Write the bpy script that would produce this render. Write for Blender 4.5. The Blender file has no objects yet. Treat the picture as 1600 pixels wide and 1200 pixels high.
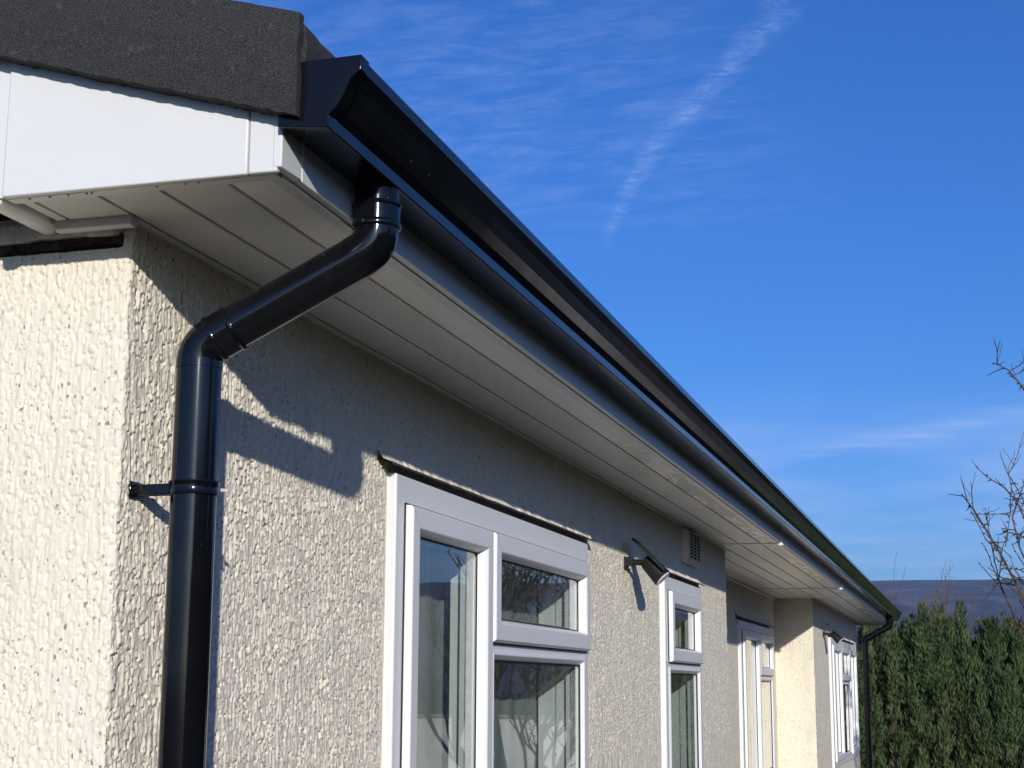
import bpy, bmesh, math, random
import numpy as np
from mathutils import Vector, Matrix

random.seed(7)
rng = np.random.default_rng(11)
scn = bpy.context.scene
COL = scn.collection
R = math.radians

# ------------------------------------------------------------------ camera
cam_d = bpy.data.cameras.new("camera")
cam = bpy.data.objects.new("camera", cam_d)
COL.objects.link(cam)
cam_d.sensor_fit = 'HORIZONTAL'
cam_d.sensor_width = 36.0
cam_d.lens = 2427.97 / 1600 * 36.0
cam_d.clip_start = 0.05
cam_d.clip_end = 9000
_r, _u, _f = (0.95957, 0.28143, 0.00464), (0.04949, -0.18494, 0.9815), (-0.27709, 0.94159, 0.19139)
m = Matrix.Identity(4)
for i in range(3):
    m[i][0], m[i][1], m[i][2] = _r[i], _u[i], -_f[i]
m[0][3], m[1][3], m[2][3] = 1.20515, -2.0297, 1.6
cam.matrix_world = m
scn.camera = cam

# ------------------------------------------------------------------ light
SUN = Vector((1.0, -2.17, 0.67)).normalized()          # direction towards the sun
SUN_STRENGTH = 4.6
SKY_STRENGTH = 0.15
HAZE = 0.00023
sun_el = math.asin(SUN.z)
sun_az = math.atan2(SUN.x, SUN.y)
world = bpy.data.worlds.new("World")
scn.world = world
world.use_nodes = True
sd = bpy.data.lights.new("sun", 'SUN')
sd.energy = SUN_STRENGTH
sd.angle = R(0.7)
sd.color = (1.0, 0.955, 0.89)
so = bpy.data.objects.new("sun", sd)
COL.objects.link(so)
so.rotation_euler = SUN.to_track_quat('Z', 'Y').to_euler()
so.location = (6, -12, 8)

scn.view_settings.view_transform = 'Standard'
scn.view_settings.look = 'None'
scn.view_settings.gamma = 1.0
scn.view_settings.use_curve_mapping = False
scn.view_settings.exposure = 0.0
scn.cycles.max_bounces = 10
scn.cycles.diffuse_bounces = 5
scn.cycles.transparent_max_bounces = 16
scn.cycles.sample_clamp_indirect = 6.0
scn.cycles.use_denoising = True


# ------------------------------------------------------------------ node helper
class NT:
    def __init__(self, tree):
        self.t = tree
        tree.nodes.clear()

    def n(self, kind, **kw):
        nd = self.t.nodes.new(kind)
        ins = kw.pop('ins', {})
        for k, v in kw.items():
            setattr(nd, k, v)
        for k, v in ins.items():
            self.set(nd.inputs[k], v)
        return nd

    def set(self, sock, v):
        if isinstance(v, bpy.types.NodeSocket):
            self.t.links.new(v, sock)
        else:
            if isinstance(v, (tuple, list)) and len(v) == 3 and len(getattr(sock, 'default_value', [0, 0, 0])) == 4:
                v = (*v, 1)
            sock.default_value = v

    def math(self, op, a, b=0.0, c=None, clamp=False):
        nd = self.n('ShaderNodeMath', operation=op, use_clamp=clamp)
        self.set(nd.inputs[0], a)
        self.set(nd.inputs[1], b)
        if c is not None:
            self.set(nd.inputs[2], c)
        return nd.outputs[0]

    def mix(self, fac, a, b, blend='MIX'):
        nd = self.n('ShaderNodeMix', data_type='RGBA', blend_type=blend)
        self.set(nd.inputs[0], fac)
        self.set(nd.inputs[6], a)
        self.set(nd.inputs[7], b)
        return nd.outputs[2]

    def noise(self, vec, scale=5, detail=3, rough=.5, dist=0.0, out='Fac'):
        nd = self.n('ShaderNodeTexNoise')
        if vec is not None:
            self.set(nd.inputs['Vector'], vec)
        nd.inputs['Scale'].default_value = scale
        nd.inputs['Detail'].default_value = detail
        nd.inputs['Roughness'].default_value = rough
        nd.inputs['Distortion'].default_value = dist
        return nd.outputs[out]

    def ramp(self, fac, lo, hi):
        nd = self.n('ShaderNodeMapRange', interpolation_type='SMOOTHSTEP')
        self.set(nd.inputs['Value'], fac)
        nd.inputs['From Min'].default_value = lo
        nd.inputs['From Max'].default_value = hi
        return nd.outputs['Result']

    def mapping(self, vec, loc=(0, 0, 0), rot=(0, 0, 0), scale=(1, 1, 1)):
        nd = self.n('ShaderNodeMapping')
        self.set(nd.inputs['Vector'], vec)
        nd.inputs['Location'].default_value = loc
        nd.inputs['Rotation'].default_value = rot
        nd.inputs['Scale'].default_value = scale
        return nd.outputs[0]


# ------------------------------------------------------------------ sky
nt = NT(world.node_tree)
sky = nt.n('ShaderNodeTexSky', sky_type='NISHITA')
sky.sun_disc = False
sky.sun_elevation = sun_el
sky.sun_rotation = sun_az
sky.altitude = 150
sky.air_density = 1.0
sky.dust_density = 1.0
sky.ozone_density = 8.0
hs = nt.n('ShaderNodeHueSaturation', ins={'Color': sky.outputs[0], 'Saturation': 1.08, 'Hue': 0.5115, 'Value': 1.0})
skycol = hs.outputs[0]
tc = nt.n('ShaderNodeTexCoord')
sx = nt.n('ShaderNodeSeparateXYZ', ins={0: tc.outputs['Generated']})
zc = nt.math('MAXIMUM', sx.outputs[2], 0.02)
U = nt.math('DIVIDE', sx.outputs[0], zc)                 # position on a flat cloud layer
V = nt.math('DIVIDE', sx.outputs[1], zc)
cl = nt.n('ShaderNodeCombineXYZ', ins={0: U, 1: V, 2: 0.0})
P = cl.outputs[0]
# thin rippled cirrus
big = nt.ramp(nt.noise(nt.mapping(P, rot=(0, 0, .5), scale=(.55, .9, 1)), 1.0, 3, .55), .46, .74)
rip = nt.noise(nt.mapping(P, rot=(0, 0, -.45), scale=(2.2, 5, 1)), 2.1, 8, .68, 1.1)
fine = nt.noise(nt.mapping(P, rot=(0, 0, .3), scale=(1, 2, 1)), 9, 6, .65, .8)
side = nt.math('SUBTRACT', 1.0, nt.ramp(U, -.62, -.12))
big = nt.math('MULTIPLY', nt.math('ADD', nt.math('MULTIPLY', big, .6), .4), nt.math('MULTIPLY', side, nt.math('SUBTRACT', 1.0, nt.ramp(V, 2.75, 3.6))))
cir = nt.math('MULTIPLY', big, nt.ramp(nt.math('ADD', nt.math('MULTIPLY', rip, .55), nt.math('MULTIPLY', fine, .45)), .40, .72))
# vapour trail that lies along a gently bent line of the cloud layer
A, B, CC = -0.5205, 2.7365, 0.0
du = nt.math('ADD', U, 0.52)
dn_ = nt.math('MAXIMUM', nt.math('MULTIPLY', nt.math('ADD', U, 0.50), -1.0), 0.0)
line = nt.math('ADD', 2.7365, nt.math('ADD', nt.math('MULTIPLY', du, -1.84), nt.math('MULTIPLY', nt.math('MULTIPLY', dn_, dn_), 2.5)))
wob = nt.math('MULTIPLY', nt.math('SUBTRACT', nt.noise(P, 9, 5, .65), .5), .13)
dist = nt.math('ABSOLUTE', nt.math('ADD', nt.math('SUBTRACT', V, line), wob))
wid = nt.n('ShaderNodeMapRange')
nt.set(wid.inputs[0], U)
wid.inputs[1].default_value, wid.inputs[2].default_value = -.8, -.1
wid.inputs[3].default_value, wid.inputs[4].default_value = .065, .085
core = nt.math('SUBTRACT', 1.0, nt.math('DIVIDE', dist, wid.outputs[0]), clamp=True)
core = nt.math('MULTIPLY', core, nt.math('MULTIPLY', nt.ramp(nt.noise(P, 13, 5, .75, .6), .30, .62), nt.ramp(nt.noise(nt.mapping(P, rot=(0, 0, .5), scale=(1, 2.2, 1)), 34, 3, .7), .25, .65)))
ends = nt.math('MULTIPLY', nt.ramp(U, -.80, -.70), nt.math('SUBTRACT', 1.0, nt.ramp(U, -.28, 0.05)))
trail = nt.math('MULTIPLY', nt.math('MULTIPLY', core, ends), .27)
# a faint low streak
d2 = nt.math('ABSOLUTE', nt.math('ADD', nt.math('SUBTRACT', V, nt.math('ADD', 6.17, nt.math('MULTIPLY', U, -.85))),
                                 nt.math('MULTIPLY', nt.math('SUBTRACT', nt.noise(P, 3, 4, .6), .5), .5)))
st = nt.math('SUBTRACT', 1.0, nt.math('DIVIDE', d2, .30), clamp=True)
st = nt.math('MULTIPLY', nt.math('MULTIPLY', st, nt.ramp(nt.noise(nt.mapping(P, scale=(1, 3, 1)), 2.2, 5, .6), .3, .7)),
             nt.math('MULTIPLY', nt.ramp(U, -.95, -.5), .30))
veil = nt.math('MULTIPLY', nt.ramp(V, 4.6, 7.0), nt.math('MULTIPLY', nt.ramp(nt.noise(nt.mapping(P, rot=(0, 0, .6), scale=(.5, .35, 1)), 1.1, 4, .55), .34, .64), .40))
cloud = nt.math('ADD', nt.math('ADD', veil, nt.math('MULTIPLY', cir, .40)), nt.math('ADD', trail, st), clamp=True)
cloudcol = nt.n('ShaderNodeRGB')
cloudcol.outputs[0].default_value = (3.6, 4.6, 7.2, 1)
final = nt.mix(cloud, skycol, cloudcol.outputs[0])
bg = nt.n('ShaderNodeBackground', ins={'Color': final, 'Strength': SKY_STRENGTH})
wo = nt.n('ShaderNodeOutputWorld', ins={'Surface': bg.outputs[0]})


# ------------------------------------------------------------------ materials
def new_mat(name):
    mt = bpy.data.materials.new(name)
    mt.use_nodes = True
    t = NT(mt.node_tree)
    out = t.n('ShaderNodeOutputMaterial')
    b = t.n('ShaderNodeBsdfPrincipled')
    t.t.links.new(b.outputs[0], out.inputs[0])
    return mt, t, b, out


def obj_co(t):
    return t.n('ShaderNodeTexCoord').outputs['Object']


def bump(t, b, h, strength=.3, dist=.002):
    bp = t.n('ShaderNodeBump', ins={'Height': h, 'Strength': strength, 'Distance': dist})
    t.set(b.inputs['Normal'], bp.outputs[0])


def mat_render(name='cream_render'):
    mt, t, b, o = new_mat(name)
    co = obj_co(t)
    base = t.mix(t.noise(co, 2.3, 4, .6), (.72, .655, .525), (.78, .72, .59))
    base = t.mix(t.math('MULTIPLY', t.ramp(t.noise(co, 60, 3, .6), .5, .75), .35), base, (.80, .765, .68))
    grime = t.math('MULTIPLY', t.ramp(t.noise(t.mapping(co, scale=(1, 1, .35)), 7, 5, .65), .5, .8), .28)
    base = t.mix(grime, base, (.40, .355, .29))
    sp = t.ramp(t.noise(t.mapping(co, scale=(1, 1, .6)), 150, 1.5, .5), .64, .69)
    sp2 = t.ramp(t.noise(co, 9, 3, .6), .36, .60)
    base = t.mix(t.math('MULTIPLY', t.math('MULTIPLY', sp, sp2), .75), base, (.06, .052, .045))
    t.set(b.inputs['Base Color'], base)
    b.inputs['Roughness'].default_value = .82
    b.inputs['Specular IOR Level'].default_value = .25
    bump(t, b, t.math('ADD', t.noise(t.mapping(co, scale=(1, 1, .45)), 170, 4, .68, .5), t.math('MULTIPLY', t.noise(co, 460, 2, .6), .4)), .55, .0022)
    return mt


def mat_plain_render(name):
    mt, t, b, o = new_mat(name)
    co = obj_co(t)
    base = t.mix(t.noise(co, 8, 4, .6), (.66, .60, .50), (.72, .67, .58))
    t.set(b.inputs['Base Color'], base)
    b.inputs['Roughness'].default_value = .8
    bump(t, b, t.noise(co, 160, 4, .65), .5, .003)
    return mt


def mat_upvc(name, col=(.80, .81, .82), rough=.33, dirt=.12, clean=False):
    mt, t, b, o = new_mat(name)
    co = obj_co(t)
    base = t.mix(t.math('MULTIPLY', t.ramp(t.noise(co, 5, 5, .65), .45, .8), dirt), col, (.48, .45, .40))
    sp = t.ramp(t.noise(co, 210, 1, .5), .80, .83)
    base = t.mix(t.math('MULTIPLY', sp, .55), base, (.25, .24, .22))
    t.set(b.inputs['Base Color'], base)
    t.set(b.inputs['Roughness'], t.math('ADD', rough, t.math('MULTIPLY', t.noise(co, 30, 3, .6), .15)))
    bump(t, b, t.noise(co, 3.0, 2, .5), .05, .01)
    return mt


def mat_soffit_outer(name):
    # outer soffit board: rippled reflected sunlight painted into its colour, stronger with distance
    mt, t, b, o = new_mat(name)
    co = obj_co(t)
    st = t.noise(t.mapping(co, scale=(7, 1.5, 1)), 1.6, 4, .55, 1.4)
    ripple_dark = t.ramp(st, .46, .50)
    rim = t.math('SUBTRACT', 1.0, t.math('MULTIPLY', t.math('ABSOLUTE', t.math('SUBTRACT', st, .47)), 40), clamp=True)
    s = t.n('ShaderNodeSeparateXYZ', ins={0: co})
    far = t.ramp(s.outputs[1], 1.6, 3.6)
    base = t.mix(t.math('MULTIPLY', ripple_dark, t.math('MULTIPLY', far, .8)), (.90, .87, .80), (.36, .34, .31))
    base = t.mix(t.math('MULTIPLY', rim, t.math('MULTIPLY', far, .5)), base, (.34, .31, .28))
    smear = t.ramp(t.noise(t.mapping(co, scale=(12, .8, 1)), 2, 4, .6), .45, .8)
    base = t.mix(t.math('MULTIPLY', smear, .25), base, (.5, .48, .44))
    t.set(b.inputs['Base Color'], base)
    b.inputs['Roughness'].default_value = .38
    return mt


def mat_black(name, col=(.010, .011, .014), rough=.22, dust=.05, spec=.5, var=.12):
    mt, t, b, o = new_mat(name)
    co = obj_co(t)
    d = t.math('MULTIPLY', t.ramp(t.noise(co, 9, 5, .7), .5, .85), dust)
    base = t.mix(d, col, (.30, .29, .28))
    spk = t.ramp(t.noise(co, 75, 1, .5), .785, .80)
    base = t.mix(t.math('MULTIPLY', spk, min(1, dust * 7)), base, (.30, .30, .31))
    t.set(b.inputs['Base Color'], base)
    t.set(b.inputs['Roughness'], t.math('ADD', rough, t.math('MULTIPLY', t.noise(co, 14, 4, .6), var)))
    b.inputs['Specular IOR Level'].default_value = spec
    bump(t, b, t.noise(co, 6, 2, .5), .06, .01)
    return mt


def mat_felt(name):
    mt, t, b, o = new_mat(name)
    co = obj_co(t)
    g = t.noise(co, 520, 2, .7)
    base = t.mix(t.ramp(g, .35, .72), (.008, .008, .008), (.060, .060, .060))
    base = t.mix(t.math('MULTIPLY', t.ramp(t.noise(co, 14, 4, .6), .55, .8), .5), base, (.022, .025, .034))
    moss = t.math('MULTIPLY', t.ramp(t.noise(co, 45, 3, .6), .62, .74), .6)
    base = t.mix(moss, base, (.085, .075, .05))
    t.set(b.inputs['Base Color'], base)
    b.inputs['Roughness'].default_value = .9
    bump(t, b, t.math('ADD', g, t.math('MULTIPLY', t.noise(co, 60, 4, .6), .7)), .9, .0025)
    return mt


def mat_simple(name, a, bcol, scale=10, rough=.8, spec=.3, bstr=.3, bd=.003, stretch=(1, 1, 1)):
    mt, t, b, o = new_mat(name)
    co = t.mapping(obj_co(t), scale=stretch)
    n = t.noise(co, scale, 5, .62)
    t.set(b.inputs['Base Color'], t.mix(t.ramp(n, .3, .72), a, bcol))
    b.inputs['Roughness'].default_value = rough
    b.inputs['Specular IOR Level'].default_value = spec
    bump(t, b, n, bstr, bd)
    return mt


def mat_glass(name):
    mt, t, b, o = new_mat(name)
    t.t.nodes.remove(b)
    tr = t.n('ShaderNodeBsdfTransparent')
    tr.inputs[0].default_value = (.74, .80, .78, 1)
    gl = t.n('ShaderNodeBsdfGlossy')
    gl.inputs['Color'].default_value = (1, 1, 1, 1)
    gl.inputs['Roughness'].default_value = 0.012
    co = obj_co(t)
    bp = t.n('ShaderNodeBump', ins={'Height': t.noise(co, 2.4, 1, .4), 'Strength': .03, 'Distance': .01})
    t.set(gl.inputs['Normal'], bp.outputs[0])
    fr = t.n('ShaderNodeFresnel')
    geo = t.n('ShaderNodeNewGeometry')
    t.set(fr.inputs['IOR'], t.math('ADD', 1.5, t.math('MULTIPLY', geo.outputs['Backfacing'], 1 / 1.5 - 1.5)))
    fac = t.math('MULTIPLY', fr.outputs[0], 1.5, clamp=True)      # two sheets of a sealed unit
    dirt = t.n('ShaderNodeBsdfDiffuse')
    dirt.inputs[0].default_value = (.5, .5, .48, 1)
    m1 = t.n('ShaderNodeMixShader', ins={0: fac})
    t.t.links.new(tr.outputs[0], m1.inputs[1])
    t.t.links.new(gl.outputs[0], m1.inputs[2])
    m2 = t.n('ShaderNodeMixShader')
    streak = t.math('MULTIPLY', t.ramp(t.noise(t.mapping(co, scale=(1, 1, .25)), 18, 5, .65), .45, .8), .10)
    t.set(m2.inputs[0], streak)
    t.t.links.new(m1.outputs[0], m2.inputs[1])
    t.t.links.new(dirt.outputs[0], m2.inputs[2])
    t.t.links.new(m2.outputs[0], o.inputs[0])
    return mt


def mat_curtain(name):
    mt, t, b, o = new_mat(name)
    t.set(b.inputs['Base Color'], t.mix(t.noise(t.mapping(obj_co(t), scale=(1, 1, .2)), 40, 3), (.34, .37, .34), (.44, .46, .42)))
    b.inputs['Roughness'].default_value = .9
    return mt


def mat_leaf(name, a, c):
    mt, t, b, o = new_mat(name)
    co = obj_co(t)
    oi = t.n('ShaderNodeObjectInfo')
    base = t.mix(t.ramp(t.noise(co, 5, 4, .7), .3, .7), a, c)
    base = t.mix(t.math('MULTIPLY', t.ramp(t.noise(co, 23, 2, .5), .62, .8), .6), base, (.085, .075, .03))
    base = t.mix(t.math('MULTIPLY', oi.outputs['Random'], .25), base, (.03, .05, .02))
    t.set(b.inputs['Base Color'], base)
    b.inputs['Roughness'].default_value = .65
    b.inputs['Specular IOR Level'].default_value = .25
    return mt


def mat_hill(name):
    mt, t, b, o = new_mat(name)
    co = obj_co(t)
    n1 = t.noise(t.mapping(co, scale=(1, .35, 3)), .030, 7, .68)
    n2 = t.noise(t.mapping(co, scale=(1, .5, 7)), .009, 5, .6)
    base = t.mix(t.ramp(n1, .35, .68), (.012, .015, .022), (.105, .085, .10))
    base = t.mix(t.math('MULTIPLY', t.ramp(n2, .5, .66), .8), base, (.16, .11, .105))
    t.set(b.inputs['Base Color'], base)
    b.inputs['Roughness'].default_value = .95
    b.inputs['Specular IOR Level'].default_value = .05
    return mt


def mat_haze(density):
    mt = bpy.data.materials.new('pale_haze')
    mt.use_nodes = True
    t = NT(mt.node_tree)
    o = t.n('ShaderNodeOutputMaterial')
    v = t.n('ShaderNodeVolumePrincipled')
    v.inputs['Color'].default_value = (.40, .64, 1.0, 1)
    v.inputs['Density'].default_value = density
    v.inputs['Anisotropy'].default_value = 0.0
    t.t.links.new(v.outputs[0], o.inputs['Volume'])
    return mt


M = {}
M['render'] = mat_render()
M['reveal'] = mat_plain_render('smooth_cream_render')
M['upvc'] = mat_upvc('white_upvc', (.73, .73, .725))
M['fascia'] = mat_upvc('white_fascia', (.68, .68, .665), .30, .10)
M['soffit'] = mat_upvc('white_soffit', (.66, .65, .61), .34, .22)
M['soffit_outer'] = mat_soffit_outer('painted_sun_ripple_soffit')
M['black'] = mat_black('black_gutter_plastic', (.005, .0055, .0075), rough=.08, dust=.035, spec=.34)
M['pipe'] = mat_black('black_pipe_plastic', (.004, .0045, .006), .075, .022, var=.03)
M['lamp'] = mat_black('dark_lamp_plastic', (.010, .010, .011), .40, .03, spec=.3)
M['felt'] = mat_felt('dark_mineral_felt')
M['gap'] = mat_simple('dark_joint', (.012, .011, .010), (.03, .028, .025), 40)
M['flash'] = mat_simple('brown_drip_strip', (.045, .034, .026), (.09, .07, .05), 60, .6)
M['ledge'] = mat_simple('dark_broken_edge', (.016, .012, .010), (.075, .058, .045), 55, .95, .1, .8, .004)
M['rubber'] = mat_simple('black_gasket', (.010, .010, .010), (.02, .02, .02), 30, .6)
M['glass'] = mat_glass('window_glass')
M['curtain'] = mat_curtain('grey_net')
M['room'] = mat_simple('room_lining', (.28, .25, .21), (.34, .31, .27), 3, .9)
M['ground'] = mat_simple('winter_grass', (.030, .031, .016), (.058, .053, .030), 1.3, .95, .1, .6, .03)
M['paving'] = mat_simple('pale_paving', (.165, .142, .105), (.22, .195, .15), 7, .9, .2, .4, .004)
M['gwall'] = mat_simple('white_wall_paint', (.42, .41, .38), (.56, .55, .51), 4, .85)
M['bark'] = mat_simple('grey_brown_bark', (.055, .040, .030), (.13, .10, .075), 60, .9, .2, .6, .004, (1, 1, .3))
M['redbark'] = mat_simple('reddish_twig', (.12, .055, .04), (.20, .10, .07), 20, .9)
M['paletwig'] = mat_simple('pale_twig', (.22, .20, .19), (.32, .29, .27), 2, .9)
M['leaf'] = mat_leaf('conifer_leaf', (.016, .034, .011), (.105, .145, .050))
M['hill'] = mat_hill('heather_moor')
M['metal'] = mat_simple('screw_metal', (.35, .35, .35), (.5, .5, .5), 50, .35, .8)
M['lens'] = mat_simple('lamp_lens', (.5, .52, .54), (.7, .72, .74), 90, .15, .8)
M['solar'] = mat_black('solar_cell', (.012, .014, .028), .12, .02)


# ------------------------------------------------------------------ mesh helpers
class MB:
    """collects shapes and links them as one mesh object"""

    def __init__(self):
        self.v, self.f = [], []

    def add(self, vs, fs):
        o = len(self.v)
        self.v += [tuple(p) for p in vs]
        self.f += [tuple(i + o for i in f) for f in fs]
        return self

    def box(self, a, b):
        x0, y0, z0 = a
        x1, y1, z1 = b
        return self.add([(x0, y0, z0), (x1, y0, z0), (x1, y1, z0), (x0, y1, z0), (x0, y0, z1), (x1, y0, z1), (x1, y1, z1), (x0, y1, z1)],
                        [(0, 3, 2, 1), (4, 5, 6, 7), (0, 1, 5, 4), (1, 2, 6, 5), (2, 3, 7, 6), (3, 0, 4, 7)])

    def prism(self, prof, axis, a, b, caps=True):
        """profile of (p,q) extruded along an axis: y -> (x,z), x -> (y,z), z -> (x,y)"""
        def pt(p, q, t):
            return {'y': (p, t, q), 'x': (t, p, q), 'z': (p, q, t)}[axis]
        n = len(prof)
        vs = [pt(p, q, a) for p, q in prof] + [pt(p, q, b) for p, q in prof]
        fs = [(i, (i + 1) % n, n + (i + 1) % n, n + i) for i in range(n)]
        if caps:
            fs += [tuple(range(n - 1, -1, -1)), tuple(range(n, 2 * n))]
        return self.add(vs, fs)

    def tube(self, pts, rad, seg=32, caps=True):
        """swept tube through points; rad is one radius or one per point"""
        pts = [Vector(p) for p in pts]
        n = len(pts)
        rad = rad if isinstance(rad, (list, tuple)) else [rad] * n
        tans = []
        for i in range(n):
            d = pts[min(i + 1, n - 1)] - pts[max(i - 1, 0)]
            if 0 < i < n - 1:
                d = (pts[i + 1] - pts[i]).normalized() + (pts[i] - pts[i - 1]).normalized()
            tans.append(d.normalized() if d.length > 1e-9 else Vector((0, 0, 1)))
        ref = Vector((0, 1, 0)) if abs(tans[0].y) < .9 else Vector((1, 0, 0))
        nrm = (ref - tans[0] * ref.dot(tans[0])).normalized()
        vs = []
        for i in range(n):
            nrm = (nrm - tans[i] * nrm.dot(tans[i])).normalized()
            bn = tans[i].cross(nrm)
            for k in range(seg):
                a = 2 * math.pi * k / seg
                vs.append(pts[i] + (nrm * math.cos(a) + bn * math.sin(a)) * rad[i])
        fs = []
        for i in range(n - 1):
            for k in range(seg):
                fs.append((i * seg + k, i * seg + (k + 1) % seg, (i + 1) * seg + (k + 1) % seg, (i + 1) * seg + k))
        if caps:
            fs += [tuple(range(seg - 1, -1, -1)), tuple(range((n - 1) * seg, n * seg))]
        return self.add(vs, fs)

    def lathe(self, c, prof, seg=36):
        """rings round a vertical axis: prof = [(r, z), ...] relative to c"""
        vs, fs = [], []
        for r_, z_ in prof:
            for k in range(seg):
                a = 2 * math.pi * k / seg
                vs.append((c[0] + r_ * math.cos(a), c[1] + r_ * math.sin(a), c[2] + z_))
        for i in range(len(prof) - 1):
            for k in range(seg):
                fs.append((i * seg + k, i * seg + (k + 1) % seg, (i + 1) * seg + (k + 1) % seg, (i + 1) * seg + k))
        return self.add(vs, fs)

    def build(self, name, mat, parent=None, smooth=None, bevel=0.0, bseg=2):
        me = bpy.data.meshes.new(name)
        me.from_pydata(self.v, [], self.f)
        me.update()
        bm = bmesh.new()
        bm.from_mesh(me)
        bmesh.ops.recalc_face_normals(bm, faces=bm.faces)
        bm.to_mesh(me)
        bm.free()
        me.materials.append(mat)
        o = bpy.data.objects.new(name, me)
        COL.objects.link(o)
        if parent:
            o.parent = parent
        if smooth is not None:
            me.polygons.foreach_set('use_smooth', [True] * len(me.polygons))
            me.set_sharp_from_angle(angle=R(smooth))
        if bevel:
            md = o.modifiers.new('bevel', 'BEVEL')
            md.width = bevel
            md.segments = bseg
            md.limit_method = 'ANGLE'
            md.angle_limit = R(35)
            md.harden_normals = False
            me.polygons.foreach_set('use_smooth', [True] * len(me.polygons))
            me.set_sharp_from_angle(angle=R(35))
        return o


def np_mesh(name, V, F, mat, parent=None, smooth=True):
    """V (N,3), F (M,k) numpy -> one mesh object"""
    me = bpy.data.meshes.new(name)
    me.vertices.add(len(V))
    me.vertices.foreach_set('co', np.ascontiguousarray(V, dtype=np.float32).ravel())
    k = F.shape[1]
    me.loops.add(F.size)
    me.loops.foreach_set('vertex_index', np.ascontiguousarray(F, dtype=np.int32).ravel())
    me.polygons.add(len(F))
    me.polygons.foreach_set('loop_start', np.arange(0, F.size, k, dtype=np.int32))
    me.polygons.foreach_set('loop_total', np.full(len(F), k, dtype=np.int32))
    me.polygons.foreach_set('use_smooth', np.full(len(F), smooth, dtype=bool))
    me.update(calc_edges=True)
    me.validate()
    me.materials.append(mat)
    o = bpy.data.objects.new(name, me)
    COL.objects.link(o)
    if parent:
        o.parent = parent
    return o


def tag(o, label=None, cat=None, group=None, kind=None):
    if label:
        o['label'] = label
    if cat:
        o['category'] = cat
    if group:
        o['group'] = group
    if kind:
        o['kind'] = kind
    return o


def thing(name, label, cat, loc=(0, 0, 0), group=None):
    o = bpy.data.objects.new(name, None)
    o.empty_display_size = .1
    COL.objects.link(o)
    o.location = loc
    return tag(o, label, cat, group)


def copy_tree(o, parent=None):
    c = o.copy()
    COL.objects.link(c)
    if parent:
        c.parent = parent
    for ch in list(o.children):
        copy_tree(ch, c)
    return c


# ------------------------------------------------------------------ numpy noise
def _hash(ix, iy, seed):
    h = (ix.astype(np.int64) * 374761393 + iy.astype(np.int64) * 668265263 + seed * 1442695041) & 0x7fffffff
    h = ((h ^ (h >> 13)) * 1274126177) & 0x7fffffff
    h = (h ^ (h >> 16)) & 0xffff
    return h / 65535.0


def vnoise(x, y, seed=0):
    ix, iy = np.floor(x), np.floor(y)
    fx, fy = x - ix, y - iy
    fx = fx * fx * fx * (fx * (fx * 6 - 15) + 10)
    fy = fy * fy * fy * (fy * (fy * 6 - 15) + 10)
    a, b = _hash(ix, iy, seed), _hash(ix + 1, iy, seed)
    c, d = _hash(ix, iy + 1, seed), _hash(ix + 1, iy + 1, seed)
    return (a * (1 - fx) + b * fx) * (1 - fy) + (c * (1 - fx) + d * fx) * fy


def sstep(x, a, b):
    t = np.clip((x - a) / (b - a), 0, 1)
    return t * t * (3 - 2 * t)


# ================================================================== SETTING
XS = 0.329       # fascia plane
ZS = 2.295       # soffit level
Y0 = -0.173      # near gable board
Y1 = 15.8        # far gable board
YW = 15.04       # far end wall


def sheet(name, pts, mat):
    return tag(MB().add(pts, [tuple(range(len(pts)))]).build(name, mat), kind='structure')


sheet('ground', [(-3500, -3500, 0), (3500, -3500, 0), (3500, 3500, 0), (-3500, 3500, 0)], M['ground'])
sheet('path', [(.02, -4, .004), (1.9, -4, .004), (1.9, 17.2, .004), (.02, 17.2, .004)], M['paving'])

# moorland hill: a long level ridge round the north
na, nr = 260, 60
az = np.linspace(R(-100), R(110), na)                 # from +Y towards +X
rr = np.linspace(420, 3300, nr)
AZ, RR = np.meshgrid(az, rr, indexing='ij')
ridge = 127 + 5 * (vnoise(AZ * 3 + 9, AZ * 0, 3) - .5) + 2 * (vnoise(AZ * 13, AZ * 0, 5) - .5) - 6 * np.abs(AZ) ** 2
base = sstep(RR, 450, 2000) * ridge
base += (vnoise(AZ * 30, RR / 160, 8) - .5) * 9 * sstep(RR, 500, 900) * (1 - sstep(RR, 1500, 1980))
hz = base - 1.0
HV = np.stack([1.2 + RR * np.sin(AZ), -2.0 + RR * np.cos(AZ), hz], -1).reshape(-1, 3)
idx = np.arange(na * nr).reshape(na, nr)
HF = np.stack([idx[:-1, :-1], idx[:-1, 1:], idx[1:, 1:], idx[1:, :-1]], -1).reshape(-1, 4)
tag(np_mesh('hill', HV, HF, M['hill']), kind='structure')

# ================================================================== BUNGALOW
house = thing('bungalow', 'long cream rendered bungalow with white windows, white eaves and dark felt roof', 'bungalow')

WIN = [  # x plane, y0, y1, z0, z1
    (0.0, 1.11, 2.87, .93, 2.055),
    (0.0, 4.18, 5.04, .93, 2.045),
    (-.30, 8.42, 10.10, .93, 2.045),
    (0.0, 11.75, 14.55, .93, 2.035)]


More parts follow.
